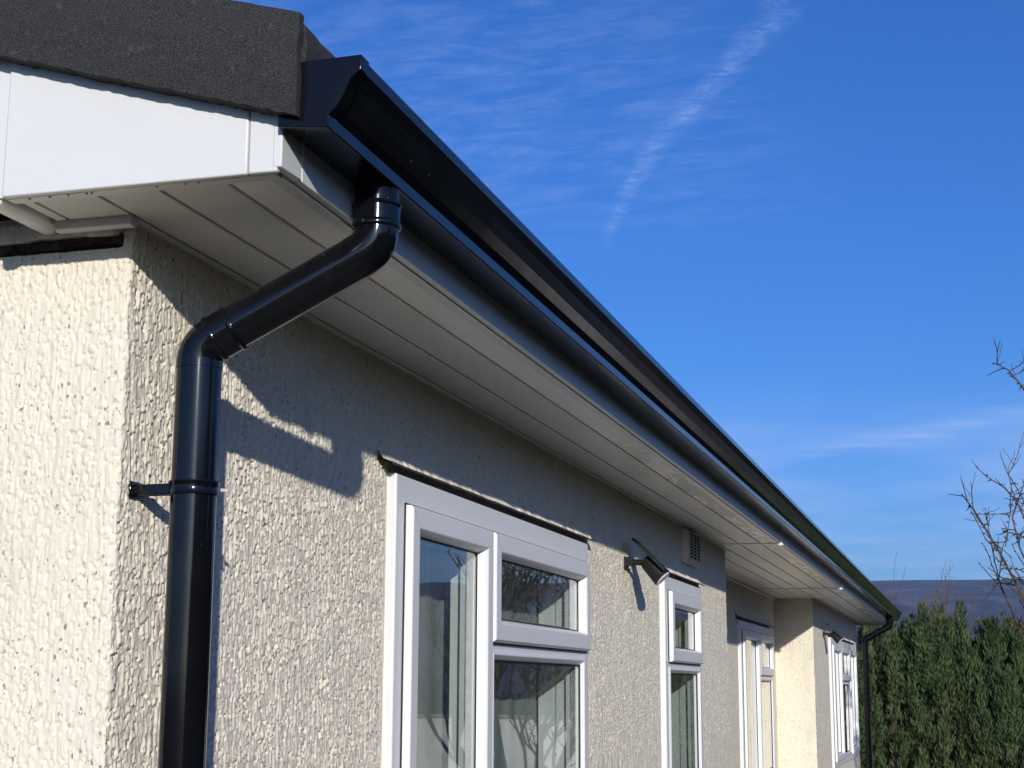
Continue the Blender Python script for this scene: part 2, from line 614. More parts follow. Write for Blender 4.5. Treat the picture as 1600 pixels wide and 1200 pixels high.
def relief(s, z, seed=0):
    """height in metres of the dragged, dripping render texture"""
    c = vnoise(s / .05, z / .08, 3 + seed)
    w = vnoise(s / .012, z / .022, 31 + seed) - .5
    w2 = vnoise(s / .04, z / .09, 33 + seed) - .5
    d = vnoise(s / .0029, z / .0042, 4 + seed)                                    # grit
    f = vnoise(s / .0058 + w * .5, z / .050, 6 + seed)                            # drag lines

    def drips(width, lmin, lvar, sd):
        """columns of paint-like drips, each swelling downwards and ending in a blunt drop"""
        u = (s + w * .0042 + w2 * .010) / width
        ci = np.floor(u)
        across = np.sin(np.pi * (u - ci)) ** .75
        L = lmin + lvar * _hash(ci, ci * 0 + 1, sd)
        tz = z / L + 9 * _hash(ci, ci * 0 + 2, sd) + .9 * vnoise(u * 0 + ci * 3.7, z / .05, sd + 3)
        k = np.floor(tz)
        t = tz - k
        amp = _hash(ci, k, sd + 5)
        return across * (1 - t) ** 1.15 * sstep(t, 0, .09) * np.clip(amp * 1.5 - .25, 0, 1)

    h = .0043 * np.maximum(drips(.0060, .015, .030, 11 + seed), .9 * drips(.0080, .022, .040, 21 + seed)) * (.55 + .7 * c)
    h += .0012 * sstep(f, .35, .65) + .0009 * d
    pit = vnoise(s / .0058, z / .0066, 5 + seed)
    h -= .0036 * sstep(pit, .78, .84)
    h *= np.where(s < 0, .78, 1.0)
    return h


def wall_grid(name, sv, zv, frame, openings=(), top_slot=None, amp=1.0, seed=0, mat=None):
    """frame(s) -> base xy and normal xy; openings in (s0,s1,z0,z1)"""
    sv = np.unique(np.round(sv, 5))
    zv = np.unique(np.round(zv, 5))
    for (a, b, c, d) in openings:
        sv = np.unique(np.concatenate([sv[(abs(sv - a) > .0012) & (abs(sv - b) > .0012)], [a, b]]))
        zv = np.unique(np.concatenate([zv[(abs(zv - c) > .0012) & (abs(zv - d) > .0012)], [c, d]]))
    S, Z = np.meshgrid(sv, zv, indexing='ij')
    H = relief(S, Z, seed) * amp
    for (a, b, c, d) in openings:                       # trowelled smooth next to the frames
        ds = np.maximum(np.maximum(a - S, S - b), np.maximum(c - Z, Z - d))
        H *= .12 + .88 * sstep(ds, .004, .022)
    if top_slot:
        z0, z1, smax = top_slot
        wob = (vnoise(S / .03, S * 0, 71) - .5) * .004
        on = sstep(-S, -smax, -smax + .012)
        H += on * (.014 * sstep(Z, z1 - .003 + wob, z1 + .001 + wob) - .040 * sstep(Z, z0 - .001, z0 + .002) * (1 - sstep(Z, z1 - .003 + wob, z1 + .001 + wob)))
    bx, by, nx, ny = frame(S)
    V = np.stack([bx + nx * H, by + ny * H, Z], -1).reshape(-1, 3)
    n0, n1 = len(sv), len(zv)
    idx = np.arange(n0 * n1).reshape(n0, n1)
    F = np.stack([idx[:-1, :-1], idx[1:, :-1], idx[1:, 1:], idx[:-1, 1:]], -1)
    keep = np.ones((n0 - 1, n1 - 1), bool)
    sc_, zc_ = (sv[:-1] + sv[1:]) / 2, (zv[:-1] + zv[1:]) / 2
    for (a, b, c, d) in openings:
        keep &= ~(((sc_ > a) & (sc_ < b))[:, None] & ((zc_ > c) & (zc_ < d))[None, :])
    return np_mesh(name, V, F[keep], mat or M['render'], house)


def grow(a, b, s0, s1):
    out, t = [a], a
    while t < b:
        k = (t - a) / (b - a)
        t += s0 + (s1 - s0) * k
        out.append(min(t, b))
    return np.array(out)


RAD = .007


def corner_frame(S):
    """s<0 gable wall (plane y=0), s>0 long wall (plane x=0), rounded arris"""
    t = np.clip((S + RAD) / (2 * RAD), 0, 1) * (math.pi / 2)
    nx, ny = np.sin(t), -np.cos(t)
    bx = np.where(S < -RAD, S, -RAD + RAD * np.sin(t))
    by = np.where(S > RAD, S, RAD - RAD * np.cos(t))
    return bx, by, nx, ny


zlow = grow(0, 1.38, .05, .012)
zmain = np.concatenate([zlow, np.arange(1.38, 2.3001, .0023)])
s_all = np.concatenate([-grow(.36, 6.0, .01, .3), np.arange(-.36, 0, .0017), np.arange(0, .55, .0018),
                        grow(.55, 3.0, .0020, .0042), grow(3.0, 5.95, .0044, .0075)])
wall_grid('wall', s_all, zmain, corner_frame, [(w[1], w[2], w[3], w[4]) for w in WIN[:2]], top_slot=(2.258, 2.275, -.012))


def plane_x(x):
    return lambda S: (np.full_like(S, x), S, np.ones_like(S), np.zeros_like(S))


zfar = np.concatenate([grow(0, 1.1, .05, .015), np.arange(1.1, 2.3001, .006)])
w = WIN[2]
wall_grid('recess_wall', grow(5.95, 10.45, .011, .013), zfar, plane_x(-.30), [(w[1], w[2], w[3], w[4])], seed=3)
w = WIN[3]
wall_grid('wall', np.concatenate([grow(10.456, 15.04, .012, .016)]), zfar, plane_x(0), [(w[1], w[2], w[3], w[4])], seed=5)
wall_grid('return_wall', np.arange(-.30, .004, .0045), zfar, lambda S: (S, np.full_like(S, 10.45), np.zeros_like(S), -np.ones_like(S)), seed=7, amp=1.2)
wb = MB()
wb.add([(-.30, 5.95, 0), (0, 5.95, 0), (0, 5.95, 2.3), (-.30, 5.95, 2.3)], [(0, 1, 2, 3)])
wb.add([(-6, YW, 0), (0, YW, 0), (0, YW, 2.3), (-6, YW, 2.3)], [(0, 1, 2, 3)])
wb.add([(-6, 0, 0), (-6, YW, 0), (-6, YW, 2.3), (-6, 0, 2.3)], [(0, 1, 2, 3)])
wb.add([(-6, .002, 2.29), (0, .002, 2.29), (-3, .002, 3.2)], [(0, 1, 2)])
wb.add([(-6, YW, 2.29), (0, YW, 2.29), (-3, YW, 3.2)], [(0, 1, 2)])
wb.build('rear_wall', M['reveal'], house)
rl = MB()
rl.add([(-3.2, .25, .3), (-.42, .25, .3), (-.42, 14.8, .3), (-3.2, 14.8, .3), (-3.2, .25, 2.29), (-.42, .25, 2.29), (-.42, 14.8, 2.29), (-3.2, 14.8, 2.29)],
       [(0, 1, 2, 3), (4, 5, 6, 7), (0, 1, 5, 4), (2, 3, 7, 6), (3, 0, 4, 7)])
rl.add([(-3.2, 3.6, .3), (-.1, 3.6, .3), (-.1, 3.6, 2.29), (-3.2, 3.6, 2.29)], [(0, 1, 2, 3)])
rl.add([(-3.2, 5.8, .3), (-.1, 5.8, .3), (-.1, 5.8, 2.29), (-3.2, 5.8, 2.29)], [(0, 1, 2, 3)])
rl.build('room_lining', M['room'], house)

# ------------------------------------------------------------------ roof
PITCH = .295


def zb(x):      # lower edge of the verge
    return 2.357 + PITCH * (.363 - x)


def ragged(bm_obj, amp, freq, seed):
    me = bm_obj.data
    n = len(me.vertices)
    co = np.empty(n * 3, np.float32)
    me.vertices.foreach_get('co', co)
    co = co.reshape(-1, 3)
    d = (vnoise(co[:, 0] * freq + co[:, 1] * freq * .7, co[:, 2] * freq, seed) - .5) * amp
    e = (vnoise(co[:, 0] * freq * 3 + 7, co[:, 2] * freq * 3 + co[:, 1] * freq, seed + 1) - .5) * amp * .6
    co[:, 1] += d
    co[:, 2] += e
    co[:, 0] += d * .5
    me.vertices.foreach_set('co', co.ravel())
    me.update()


# verge: thick felt-covered edge of the roof over the gable
xs = np.concatenate([grow(-.75, .363, .02, .006)])
ts = np.linspace(0, .148, 26)
Xg, Tg = np.meshgrid(xs, ts, indexing='ij')
nz = (vnoise(Xg / .06, Tg / .05, 21) - .5) * .0012 + (vnoise(Xg / .011, Tg / .011, 22) - .5) * .0025
edge = np.where(Tg == 0, (vnoise(Xg / .006, Tg, 23) - .5) * .0035, 0)
bulge = .004 * np.sin(Tg / .148 * math.pi)
Vf = np.stack([Xg + (Xg > .36) * (vnoise(Tg / .02, Tg * 0, 24) - .5) * .003 * sstep(.148 - Tg, 0, .03), -.204 - nz - bulge, zb(Xg) + Tg + edge], -1)
n0, n1 = len(xs), len(ts)
V = [Vf.reshape(-1, 3)]
idx = np.arange(n0 * n1).reshape(n0, n1)
F = [np.stack([idx[:-1, :-1], idx[1:, :-1], idx[1:, 1:], idx[:-1, 1:]], -1).reshape(-1, 4)]
off = n0 * n1


def strip(front, dx, dy, dz, nseg):
    """carry an edge of the verge backwards as a surface"""
    global off
    rows = [front]
    for k in range(1, nseg + 1):
        rows.append(front + np.array([dx, dy, dz]) * k / nseg + (rng.random(front.shape) - .5) * np.array([.0006, 0, .0012]))
    G = np.stack(rows, 1)
    i2 = np.arange(G.shape[0] * G.shape[1]).reshape(G.shape[:2]) + off
    V.append(G.reshape(-1, 3))
    F.append(np.stack([i2[:-1, :-1], i2[:-1, 1:], i2[1:, 1:], i2[1:, :-1]], -1).reshape(-1, 4))
    off += G.shape[0] * G.shape[1]


strip(Vf[:, 0], 0, .030, 0, 4)      # underside
strip(Vf[:, -1], -.0005, .0155, .0, 4)   # top
strip(Vf[-1], -.001, .016, 0, 6)        # end
np_mesh('verge', np.concatenate(V), np.concatenate(F), M['felt'], house)
# roof slopes: felt sheets, ridge at x = -3
XE = .363
ZE = 2.498
ny = 60
ey = np.concatenate([np.linspace(-.186, .6, 70), np.linspace(.62, Y1 + .05, 80)])
rows = []
for xx, dz in [(XE, -.075), (XE + .004, -.035), (XE + .002, -.008), (XE - .012, .003), (XE - .15, 0), (-3.0, 0)]:
    zz = ZE + PITCH * (XE - xx) if xx < XE - .001 else ZE
    wv = (vnoise(ey / .04, ey * 0 + xx * 9, 41) - .5) * .008
    rows.append(np.stack([xx + wv * .5, ey, zz + dz + wv], -1))
rows.append(np.stack([np.full_like(ey, -6.37), ey, np.full_like(ey, ZE)], -1))
G = np.stack(rows, 0)
idx = np.arange(G.shape[0] * G.shape[1]).reshape(G.shape[:2])
F = np.stack([idx[:-1, :-1], idx[:-1, 1:], idx[1:, 1:], idx[1:, :-1]], -1).reshape(-1, 4)
np_mesh('roof', G.reshape(-1, 3), F, M['felt'], house)
e0 = G[:, 0, :]
cap = MB()
cap.add([tuple(p) for p in e0[:5]] + [(e0[4][0], e0[4][1], e0[0][2])], [(0, 1, 2, 3, 4, 5)])
cap.build('roof_end', M['felt'], house)
lx = np.arange(-.42, -.009, .006)
ld = MB()
vs, fs = [], []
for i, x_ in enumerate(lx):
    k0, k1, k2 = [float(v) for v in vnoise(np.array([x_ / .017, x_ / .011, x_ / .03]), np.array([1., 4., 9.]), 61)]
    t0 = .004 * sstep(np.array([x_]), -.16, -.02)[0]
    vs += [(x_, -.006 - .006 * k0, 2.2590 + .004 * k1 + t0), (x_, -.004 - .004 * k1, 2.2725 + .003 * k2 + t0), (x_, .03, 2.2735), (x_, .03, 2.257)]
    if i:
        for k in range(4):
            fs.append((i * 4 - 4 + k, i * 4 - 4 + (k + 1) % 4, i * 4 + (k + 1) % 4, i * 4 + k))
fs += [(len(vs) - 4, len(vs) - 3, len(vs) - 2, len(vs) - 1)]
ld.add(vs, fs)
ld.build('ledge', M['ledge'], house)

# ------------------------------------------------------------------ fascia and bargeboards
bb = MB()   # near gable box-end board, two pieces with a joint
zt = lambda x: zb(x) + .03
for (a, b, nm) in [(-.112, .2765, 1), (.2785, .322, 2)]:
    MB().prism([(a, ZS - .004), (b, ZS - .004), (b, zt(b)), (a, zt(a))], 'y', Y0, Y0 + .012).build('bargeboard', M['fascia'], house, bevel=.0025)
# rising board left of the box end, set back 4 mm
MB().add([(-1.6, Y0 + .005, zb(-1.6) - .15), (-.1135, Y0 + .005, ZS - .004), (-.1135, Y0 + .005, zt(-.1135)), (-1.6, Y0 + .005, zt(-1.6)),
          (-1.6, Y0 + .018, zb(-1.6) - .15), (-.1135, Y0 + .018, ZS - .004), (-.1135, Y0 + .018, zt(-.1135)), (-1.6, Y0 + .018, zt(-1.6))],
         [(0, 1, 2, 3), (7, 6, 5, 4), (0, 4, 5, 1), (1, 5, 6, 2), (2, 6, 7, 3), (3, 7, 4, 0)]).build('bargeboard', M['fascia'], house)
# fascia along the eaves: corner piece, then long boards
cut = [Y0 - .0005, -.106, 5.60, 9.15, Y1]
for k in range(4):
    a, b = cut[k] + (.0015 if k else 0), cut[k + 1]
    MB().box((XS - .014, a, ZS + .002), (XS, b, 2.45)).build('fascia_board', M['fascia'], house, bevel=.002)
for yj in (5.60, 9.15):
    MB().box((XS - .002, yj - .012, ZS - .007), (XS + .004, yj + .012, 2.40)).build('joint_trim', M['upvc'], house, bevel=.001)
    MB().box((XS - .012, yj - .016, ZS - .014), (XS + .010, yj + .016, ZS - .003)).build('trim_clip', M['upvc'], house, bevel=.002)
# far gable board
MB().prism([(-.5, ZS - .004), (XS, ZS - .004), (XS, 2.44), (-.5, 2.68)], 'y', Y1 - .012, Y1 - .0005).build('bargeboard', M['fascia'], house, bevel=.002)
# return lips under the boards
MB().box((-.112, Y0 + .0125, ZS - .004), (XS - .015, Y0 + .034, ZS - .001)).build('fascia_lip', M['fascia'], house, bevel=.001)
MB().box((XS - .036, Y0 + .035, ZS - .0012), (XS - .0142, Y1 - .013, ZS + .006)).build('fascia_lip', M['fascia'], house, bevel=.001)

# ------------------------------------------------------------------ soffit boards (tongue and groove, dark joints)
MB().box((-.45, -.16, ZS + .022), (XS - .02, Y1 - .02, ZS + .03)).build('soffit_backing', M['gap'], house)


def soffit(x0, x1, y0, y1, mat, name='soffit_board'):
    g = .0058
    return MB().prism([(x0 + g, ZS), (x1 - .0002, ZS), (x1 - .0002, ZS + .006), (x1 + .004, ZS + .010), (x0 + .002, ZS + .010), (x0 + g, ZS + .004)], 'y', y0, y1).build(name, mat, house, bevel=.0012)


ycut = [Y0 + .0345, 5.594, 9.144, Y1 - .0135]
for k in range(3):
    a, b = ycut[k] + (.012 if k else 0), ycut[k + 1]
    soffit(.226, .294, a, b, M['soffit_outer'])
    soffit(.118, .2258, a, b, M['soffit'])
    soffit(.0185, .1178, a, b, M['soffit'])
for yj in (5.60, 9.15):       # white joiner strip across the boards
    MB().box((.02 if yj < 6 else -.285, yj - .009, ZS - .0045), (XS - .015, yj + .009, ZS + .002)).build('joiner_strip', M['upvc'], house, bevel=.0015)
# inner edge board beside the wall
MB().box((-.001, -.028, ZS - .0005), (.0183, 5.951, ZS + .008)).build('soffit_trim', M['soffit'], house, bevel=.0015)
MB().box((-.001, 10.44, ZS - .0005), (.0183, Y1 - .014, ZS + .008)).build('soffit_trim', M['soffit'], house, bevel=.0015)
for a, b in ((5.951, 9.138), (9.162, 10.448)):
    for x0, x1 in ((-.082, .018), (-.182, -.0822), (-.275, -.1822)):
        soffit(x0, x1, a, b, M['soffit'])
MB().box((-.30, 5.951, ZS - .010), (-.274, 10.448, ZS + .002)).build('soffit_trim', M['upvc'], house, bevel=.003)
# boxed end under the near gable
soffit(-.088, .0183, Y0 + .0345, -.036, M['soffit'])
soffit(-.112, -.0882, Y0 + .0345, -.036, M['soffit'])
MB().prism([(-.036, ZS - .012), (-.030, ZS - .016), (-.020, ZS - .016), (-.014, ZS - .010), (-.014, ZS + .004), (-.036, ZS + .004)], 'x', -.112, .020).build('edge_trim', M['upvc'], house, bevel=.002)
MB().prism([(-.150, ZS - .004), (-.143, ZS - .013), (-.125, ZS - .013), (-.115, ZS - .004), (-.115, ZS + .10), (-.146, ZS + .10)], 'y', Y0 + .010, .016).build('edge_trim', M['upvc'], house, bevel=.004, bseg=3)
MB().add([(-.118, Y0 + .018, ZS), (-.118, .0, ZS), (-.118, .0, 2.47), (-.118, Y0 + .018, 2.47)], [(0, 1, 2, 3)]).build('box_end_panel', M['fascia'], house)
for xx in (-.075, -.042, -.012, .018, .026, .13, .175, .195):       # fixing pins
    MB().lathe((xx, Y0 + .016, ZS - .0045), [(.0001, -.0022), (.0014, -.0019), (.0021, -.0006), (.0022, .001)], 10).build('fixing_pin', M['upvc'], house, smooth=60)
for ix, zz in ((.262, 2.31), (.262, 2.318), (-.073, 2.40), (.061, 2.375)):
    MB().lathe((ix, 0, 0), [], 3) if False else None


# ------------------------------------------------------------------ windows
def rect_ring(mb, y0, y1, z0, z1, prof, x, mitre=0.0):
    """profile (d inward from the edge, h outward from the wall) mitred round a rectangle, one rail per side"""
    n = len(prof)
    cs = ((1, 1, y0, z0), (-1, 1, y1, z0), (-1, -1, y1, z1), (1, -1, y0, z1))
    for k in range(4):
        ends = []
        for q, sgn in ((k, 1), ((k + 1) % 4, -1)):
            sy, sz, cy, cz = cs[q]
            my = mitre * sgn * ((1, 0, -1, 0)[k])
            mz = mitre * sgn * ((0, 1, 0, -1)[k])
            ends += [(x + h, cy + sy * d + my, cz + sz * d + mz) for d, h in prof]
        mb.add(ends, [(i, (i + 1) % n, n + (i + 1) % n, n + i) for i in range(n)])
    return mb


SASH = [(0, .0245), (.001, .036), (.006, .042), (.047, .042), (.051, .039), (.060, .016), (.060, -.03), (.004, -.03), (.004, .0245)]
BEAD = [(0, .0225), (.010, .028), (.014, .028), (.028, .012), (.028, -.03), (0, -.03)]
FRAME = [(0, -.07), (0, .019), (.003, .022), (.058, .022), (.060, .020), (.060, -.07)]


def window(x, y0, y1, z0, z1, lights, drip):
    mb = MB()
    rect_ring(mb, y0, y1, z0, z1, FRAME, x)
    for kind, a in lights:
        if kind == 'mullion':
            mb.box((x - .07, a[0], z0 + .06), (x + .0215, a[1], z1 - .06))
        if kind == 'transom':
            mb.box((x - .07, a[0], a[2]), (x + .0212, a[1], a[3]))
    wf = mb.build('window', M['upvc'], house, bevel=.0012)
    for kind, a in lights:
        if kind in ('mullion', 'transom'):
            continue
        ya, yb, za, zb_ = a
        prof = SASH if kind == 'sash' else BEAD
        w_ = .060 if kind == 'sash' else .028
        if kind == 'sash':
            g = MB()
            rect_ring(g, ya - .0035, yb + .0035, za - .0035, zb_ + .0035, [(0, .0225), (0, .0250), (.012, .0250), (.012, .0225)], x)
            g.build('gasket', M['rubber'], wf)
        s = rect_ring(MB(), ya, yb, za, zb_, prof, x, .0006 if kind == 'sash' else .0003).build('casement' if kind == 'sash' else 'glazing_bead', M['upvc'], wf, bevel=.0012)
        g = MB()
        rect_ring(g, ya + w_ - .002, yb - w_ + .002, za + w_ - .002, zb_ - w_ + .002, [(0, .0135), (0, .0165), (.0055, .0150), (.0055, .0135)], x)
        g.build('gasket', M['rubber'], wf)
        MB().add([(x + .0125, ya + w_ - .004, za + w_ - .004), (x + .0125, yb - w_ + .004, za + w_ - .004),
                  (x + .0125, yb - w_ + .004, zb_ - w_ + .004), (x + .0125, ya + w_ - .004, zb_ - w_ + .004)], [(0, 1, 2, 3)]).build('pane', M['glass'], wf)
        # inner face of the sealed unit: pale spacer bar
        rect_ring(MB(), ya + w_ - .001, yb - w_ + .001, za + w_ - .001, zb_ - w_ + .001, [(0, -.012), (0, .004), (.009, .004), (.009, -.012)], x).build('spacer_bar', M['metal'], wf)
    # reveal inside
    r = MB()
    for (a, b) in (((y0 + .05, z0 + .05), (y0 + .05, z1 - .05)), ((y1 - .05, z0 + .05), (y1 - .05, z1 - .05)), ((y0 + .05, z1 - .05), (y1 - .05, z1 - .05)), ((y0 + .05, z0 + .05), (y1 - .05, z0 + .05))):
        r.add([(x - .07, a[0], a[1]), (x - .07, b[0], b[1]), (x - .13, b[0], b[1]), (x - .13, a[0], a[1])], [(0, 1, 2, 3)])
    r.build('reveal', M['upvc'], wf)
    # drip strip above: folded sheet, ragged render lip on top
    ya, yb, zd = drip
    d = MB()
    n = max(8, int((yb - ya) / .03))
    vs, fs = [], []
    for i in range(n + 1):
        y = ya + (yb - ya) * i / n
        j = (random.random() - .5) * .002
        ins = .016 if i == 0 else 0
        vs += [(x - .006, y, zd + .004 + j), (x + .034, y + ins, zd - .013 + j), (x + .0350, y + ins, zd - .018 + j), (x + .031, y + ins, zd - .016 + j), (x - .006, y, zd - .002 + j)]
    for i in range(n):
        for k in range(4):
            fs.append((i * 5 + k, i * 5 + k + 1, i * 5 + 5 + k + 1, i * 5 + 5 + k))
    d.add(vs, fs)
    ds = d.build('drip_strip', M['flash'], wf)
    lip = MB()
    n = int((yb - ya) / .006)
    vs, fs = [], []
    for i in range(n + 1):
        y = ya + .012 + (yb - ya - .02) * i / n
        h1 = .003 + .006 * float(vnoise(np.array([y / .016]), np.array([1.0]), 51)[0])
        o1 = .006 + .011 * float(vnoise(np.array([y / .012]), np.array([5.0]), 52)[0])
        vs += [(x, y, zd + .013 + h1), (x + o1 * .6, y, zd + .007 + h1 * .8), (x + o1 + .006, y, zd - .002 + h1 * .3 - o1 * .3), (x + o1 + .008, y, zd - .006 - o1 * .25), (x, y, zd)]
    for i in range(n):
        for k in range(4):
            fs.append((i * 5 + k, i * 5 + k + 1, i * 5 + 5 + k + 1, i * 5 + 5 + k))
    lip.add(vs, fs)
    lip.build('render_lip', M['reveal'], wf)
    return wf


# nearest window: casement, top-hung light over a fixed pane
window(0, *WIN[0][1:], [('mullion', (1.755, 1.805)), ('transom', (1.805, 2.81, 1.682, 1.722)),
                        ('sash', (1.163, 1.772, .98, 1.992)), ('sash', (1.790, 2.825, 1.712, 1.992)), ('bead', (1.808, 2.808, .99, 1.695))], (1.03, 2.925, 2.084))
window(0, *WIN[1][1:], [('transom', (4.24, 4.98, 1.672, 1.712)), ('sash', (4.245, 4.975, 1.702, 1.988)), ('bead', (4.24, 4.98, .99, 1.685))], (4.13, 5.10, 2.074))
window(-.30, *WIN[2][1:], [('mullion', (9.24, 9.29)), ('transom', (9.29, 10.04, 1.662, 1.702)),
                           ('sash', (8.475, 9.255, .98, 1.988)), ('sash', (9.275, 10.045, 1.69, 1.988)), ('bead', (9.29, 10.04, .99, 1.675))], (8.30, 10.16, 2.075))
window(0, *WIN[3][1:], [('mullion', (12.64, 12.69)), ('mullion', (13.61, 13.66)), ('transom', (12.69, 13.61, 1.642, 1.682)),
                        ('sash', (11.805, 12.655, .98, 1.975)), ('sash', (12.675, 13.625, 1.67, 1.975)), ('bead', (12.69, 13.61, .99, 1.655)),
                        ('sash', (13.645, 14.495, .98, 1.975))], (11.68, 14.62, 2.064))


# net curtain behind the nearest window and its side drape
def curtain(name, label, x, y0, y1, z0, z1, amp, wl, seed):
    yv = np.arange(y0, y1, .008)
    zv = np.linspace(z0, z1, 8)
    Y, Z = np.meshgrid(yv, zv, indexing='ij')
    ph = Y / wl * 2 * math.pi + 3 * (vnoise(Y / .2, Z / 2, seed) - .5)
    V = np.stack([x + amp * np.sin(ph) * (.6 + .4 * vnoise(Y / .15, Y * 0, seed + 1)), Y, Z], -1)
    idx = np.arange(Y.size).reshape(Y.shape)
    F = np.stack([idx[:-1, :-1], idx[1:, :-1], idx[1:, 1:], idx[:-1, 1:]], -1).reshape(-1, 4)
    o = np_mesh(name, V.reshape(-1, 3), F, M['curtain'])
    return tag(o, label, 'curtain')


curtain('net_curtain', 'grey net curtain hanging in folds behind the glass of the nearest window', -.135, 1.16, 2.95, .9, 2.0, .004, .19, 5)
curtain('net_curtain', 'grey net curtain behind the tall narrow window', -.22, 4.4, 5.5, .9, 1.75, .008, .12, 9)

# ================================================================== GUTTER
YG0, YG1 = -.190, 16.0
OG = [(.330, 2.436), (.3315, 2.350), (.3985, 2.343), (.4005, 2.3445), (.4015, 2.3610), (.4125, 2.3710), (.4235, 2.3895), (.4330, 2.4110), (.4465, 2.4205), (.447, 2.422), (.447, 2.437)]
inner = [(.4445, 2.437), (.4445, 2.425), (.4305, 2.413), (.421, 2.391), (.4105, 2.3735), (.399, 2.3630), (.397, 2.3465), (.334, 2.3535), (.3325, 2.436)]
gut = thing('gutter', 'black ogee gutter running the whole length of the white eaves', 'gutter', (0, 0, 0))
joints = [YG0 + .03, 4.0, 8.0, 12.0, YG1 - .03]
for k in range(4):
    MB().prism(OG + inner, 'y', joints[k] + .001, joints[k + 1] - .001).build('channel', M['black'], gut)


def off_prof(o):
    c = np.array([.385, 2.40])
    out = []
    for p in OG:
        v = np.array(p) - c
        out.append((p[0] + o * np.sign(v[0]) * .9, p[1] + (o if v[1] > .03 else -o)))
    return out


for a, b in ((YG0, YG0 + .0295), (YG1 - .0295, YG1)):
    MB().prism(off_prof(.0025), 'y', a, b).build('end_cap', M['black'], gut, bevel=.001)
OUTX, OUTY = .364, .095
for oy in (OUTY, 14.945):
    MB().lathe((OUTX, oy, 0), [(.0348, 2.350), (.0342, 2.340), (.0335, 2.334), (.0330, 2.285), (.0300, 2.285), (.0300, 2.34)], 40).build('outlet', M['black'], gut, smooth=40)

# ================================================================== DOWNPIPES
PX, PR = .100, .0340


def arc(p0, d0, d1, rad, n=9):
    """points of a bend starting at p0 heading d0 and leaving along d1"""
    d0, d1 = Vector(d0).normalized(), Vector(d1).normalized()
    th = d0.angle(d1)
    ax = d0.cross(d1).normalized()
    side = ax.cross(d0)
    c = Vector(p0) + side * rad
    out = []
    for i in range(n + 1):
        a = th * i / n
        out.append(c - (side * math.cos(a) - d0 * math.sin(a)) * rad)
    return out


def downpipe(y, label):
    dp = thing('downpipe', label, 'downpipe', (PX, y, 0), 'black downpipes at the corners of the bungalow')
    cy = OUTY - .048
    dn = Vector((-(OUTX - PX), -cy, -.152)).normalized()
    top = Vector((OUTX - PX, cy, 2.300))
    # short socket with two ribs, over the outlet
    MB().lathe((top.x, top.y, 0), [(.0335, 2.322), (.0370, 2.321), (.0380, 2.318), (.0370, 2.315), (.0358, 2.314), (.0358, 2.292),
                                  (.0372, 2.2905), (.0384, 2.2865), (.0372, 2.2825), (.0345, 2.281), (.0336, 2.279)], 44).build('socket', M['pipe'], dp, smooth=35)
    bend_a = arc((top.x, top.y, 2.282), (0, 0, -1), dn, .046, 10)
    MB().tube([(top.x, top.y, 2.284)] + bend_a + [bend_a[-1] + dn * .012], .0345, 44).build('elbow', M['pipe'], dp, smooth=35)
    # lower bend, found so that the slope lands on the wall pipe
    bend_b = arc((0, 0, 0), dn, (0, 0, -1), .040, 10)
    span = bend_b[-1] - bend_b[0]
    start = bend_a[-1] + dn * .010
    L = (0 - span.x - start.x) / dn.x
    b0 = start + dn * L
    MB().tube([start, b0 - dn * .030], .0338, 44).build('offset_pipe', M['pipe'], dp, smooth=35)
    pts_b = [p + b0 for p in bend_b]
    pts_b = [Vector((p.x, p.y, p.z)) for p in pts_b]
    zend = pts_b[-1].z
    MB().tube([b0 - dn * .034] + pts_b + [Vector((pts_b[-1].x, pts_b[-1].y, zend - .010))], .0348, 44).build('elbow', M['pipe'], dp, smooth=35)
    # socket collar on the slope with raised ribs
    sp, sr = [], []
    for s_, r_ in ((-.052, .0336), (-.0515, .0372), (-.048, .0384), (-.0445, .0372), (-.044, .0362), (-.020, .0362), (-.0195, .0372), (-.016, .0382), (-.0125, .0372), (-.012, .0340)):
        sp.append(b0 + dn * (s_ + .012))
        sr.append(r_)
    MB().tube(sp, sr, 44).build('collar', M['pipe'], dp, smooth=35)
    MB().tube([Vector((pts_b[-1].x, pts_b[-1].y, zend - .008)), (pts_b[-1].x, pts_b[-1].y, .12)], .0340, 48).build('pipe', M['pipe'], dp, smooth=35)
    MB().tube([(pts_b[-1].x, pts_b[-1].y, zend - .0065), (pts_b[-1].x, pts_b[-1].y, zend - .0095)], .0352, 44).build('joint_ring', M['pipe'], dp, smooth=35)
    shoe = arc((0, pts_b[-1].y, .12), (0, 0, -1), (1, 0, -.35), .06, 6)
    MB().tube(shoe + [shoe[-1] + Vector((.03, 0, -.0105))], .0355, 28).build('shoe', M['pipe'], dp, smooth=35)
    yb = pts_b[-1].y
    for zb_ in (1.888, .95):
        br = MB()
        br.lathe((0, yb, zb_), [(.0340, -.0105), (.0372, -.0105), (.0376, -.0085), (.0366, -.0065), (.0366, .0065), (.0376, .0085), (.0372, .0105), (.0340, .0105)], 44)
        bo = br.build('bracket', M['pipe'], dp, smooth=35)
        arm = MB()
        arm.prism([(-PX + .004, yb - .008), (-.030, yb - .010), (-.030, yb + .010), (-PX + .004, yb + .008)], 'z', zb_ - .0085, zb_ + .0085)
        arm.box((-PX, yb - .020, zb_ - .013), (-PX + .006, yb + .020, zb_ + .013))
        arm.build('bracket_arm', M['pipe'], bo, bevel=.002)
        for sy in (-1, 1):
            lug = MB()
            lug.box((-.010, yb + sy * .036, zb_ - .008), (.004, yb + sy * .047, zb_ + .008)) if sy > 0 else None
            if sy > 0:
                lug.build('bracket_lug', M['pipe'], bo, bevel=.002)
        MB().tube([(.036 * .8, yb + .0285, zb_), (.036 * .8 + .006, yb + .0325, zb_)], .0035, 12).build('screw', M['metal'], bo, smooth=40)
    return dp


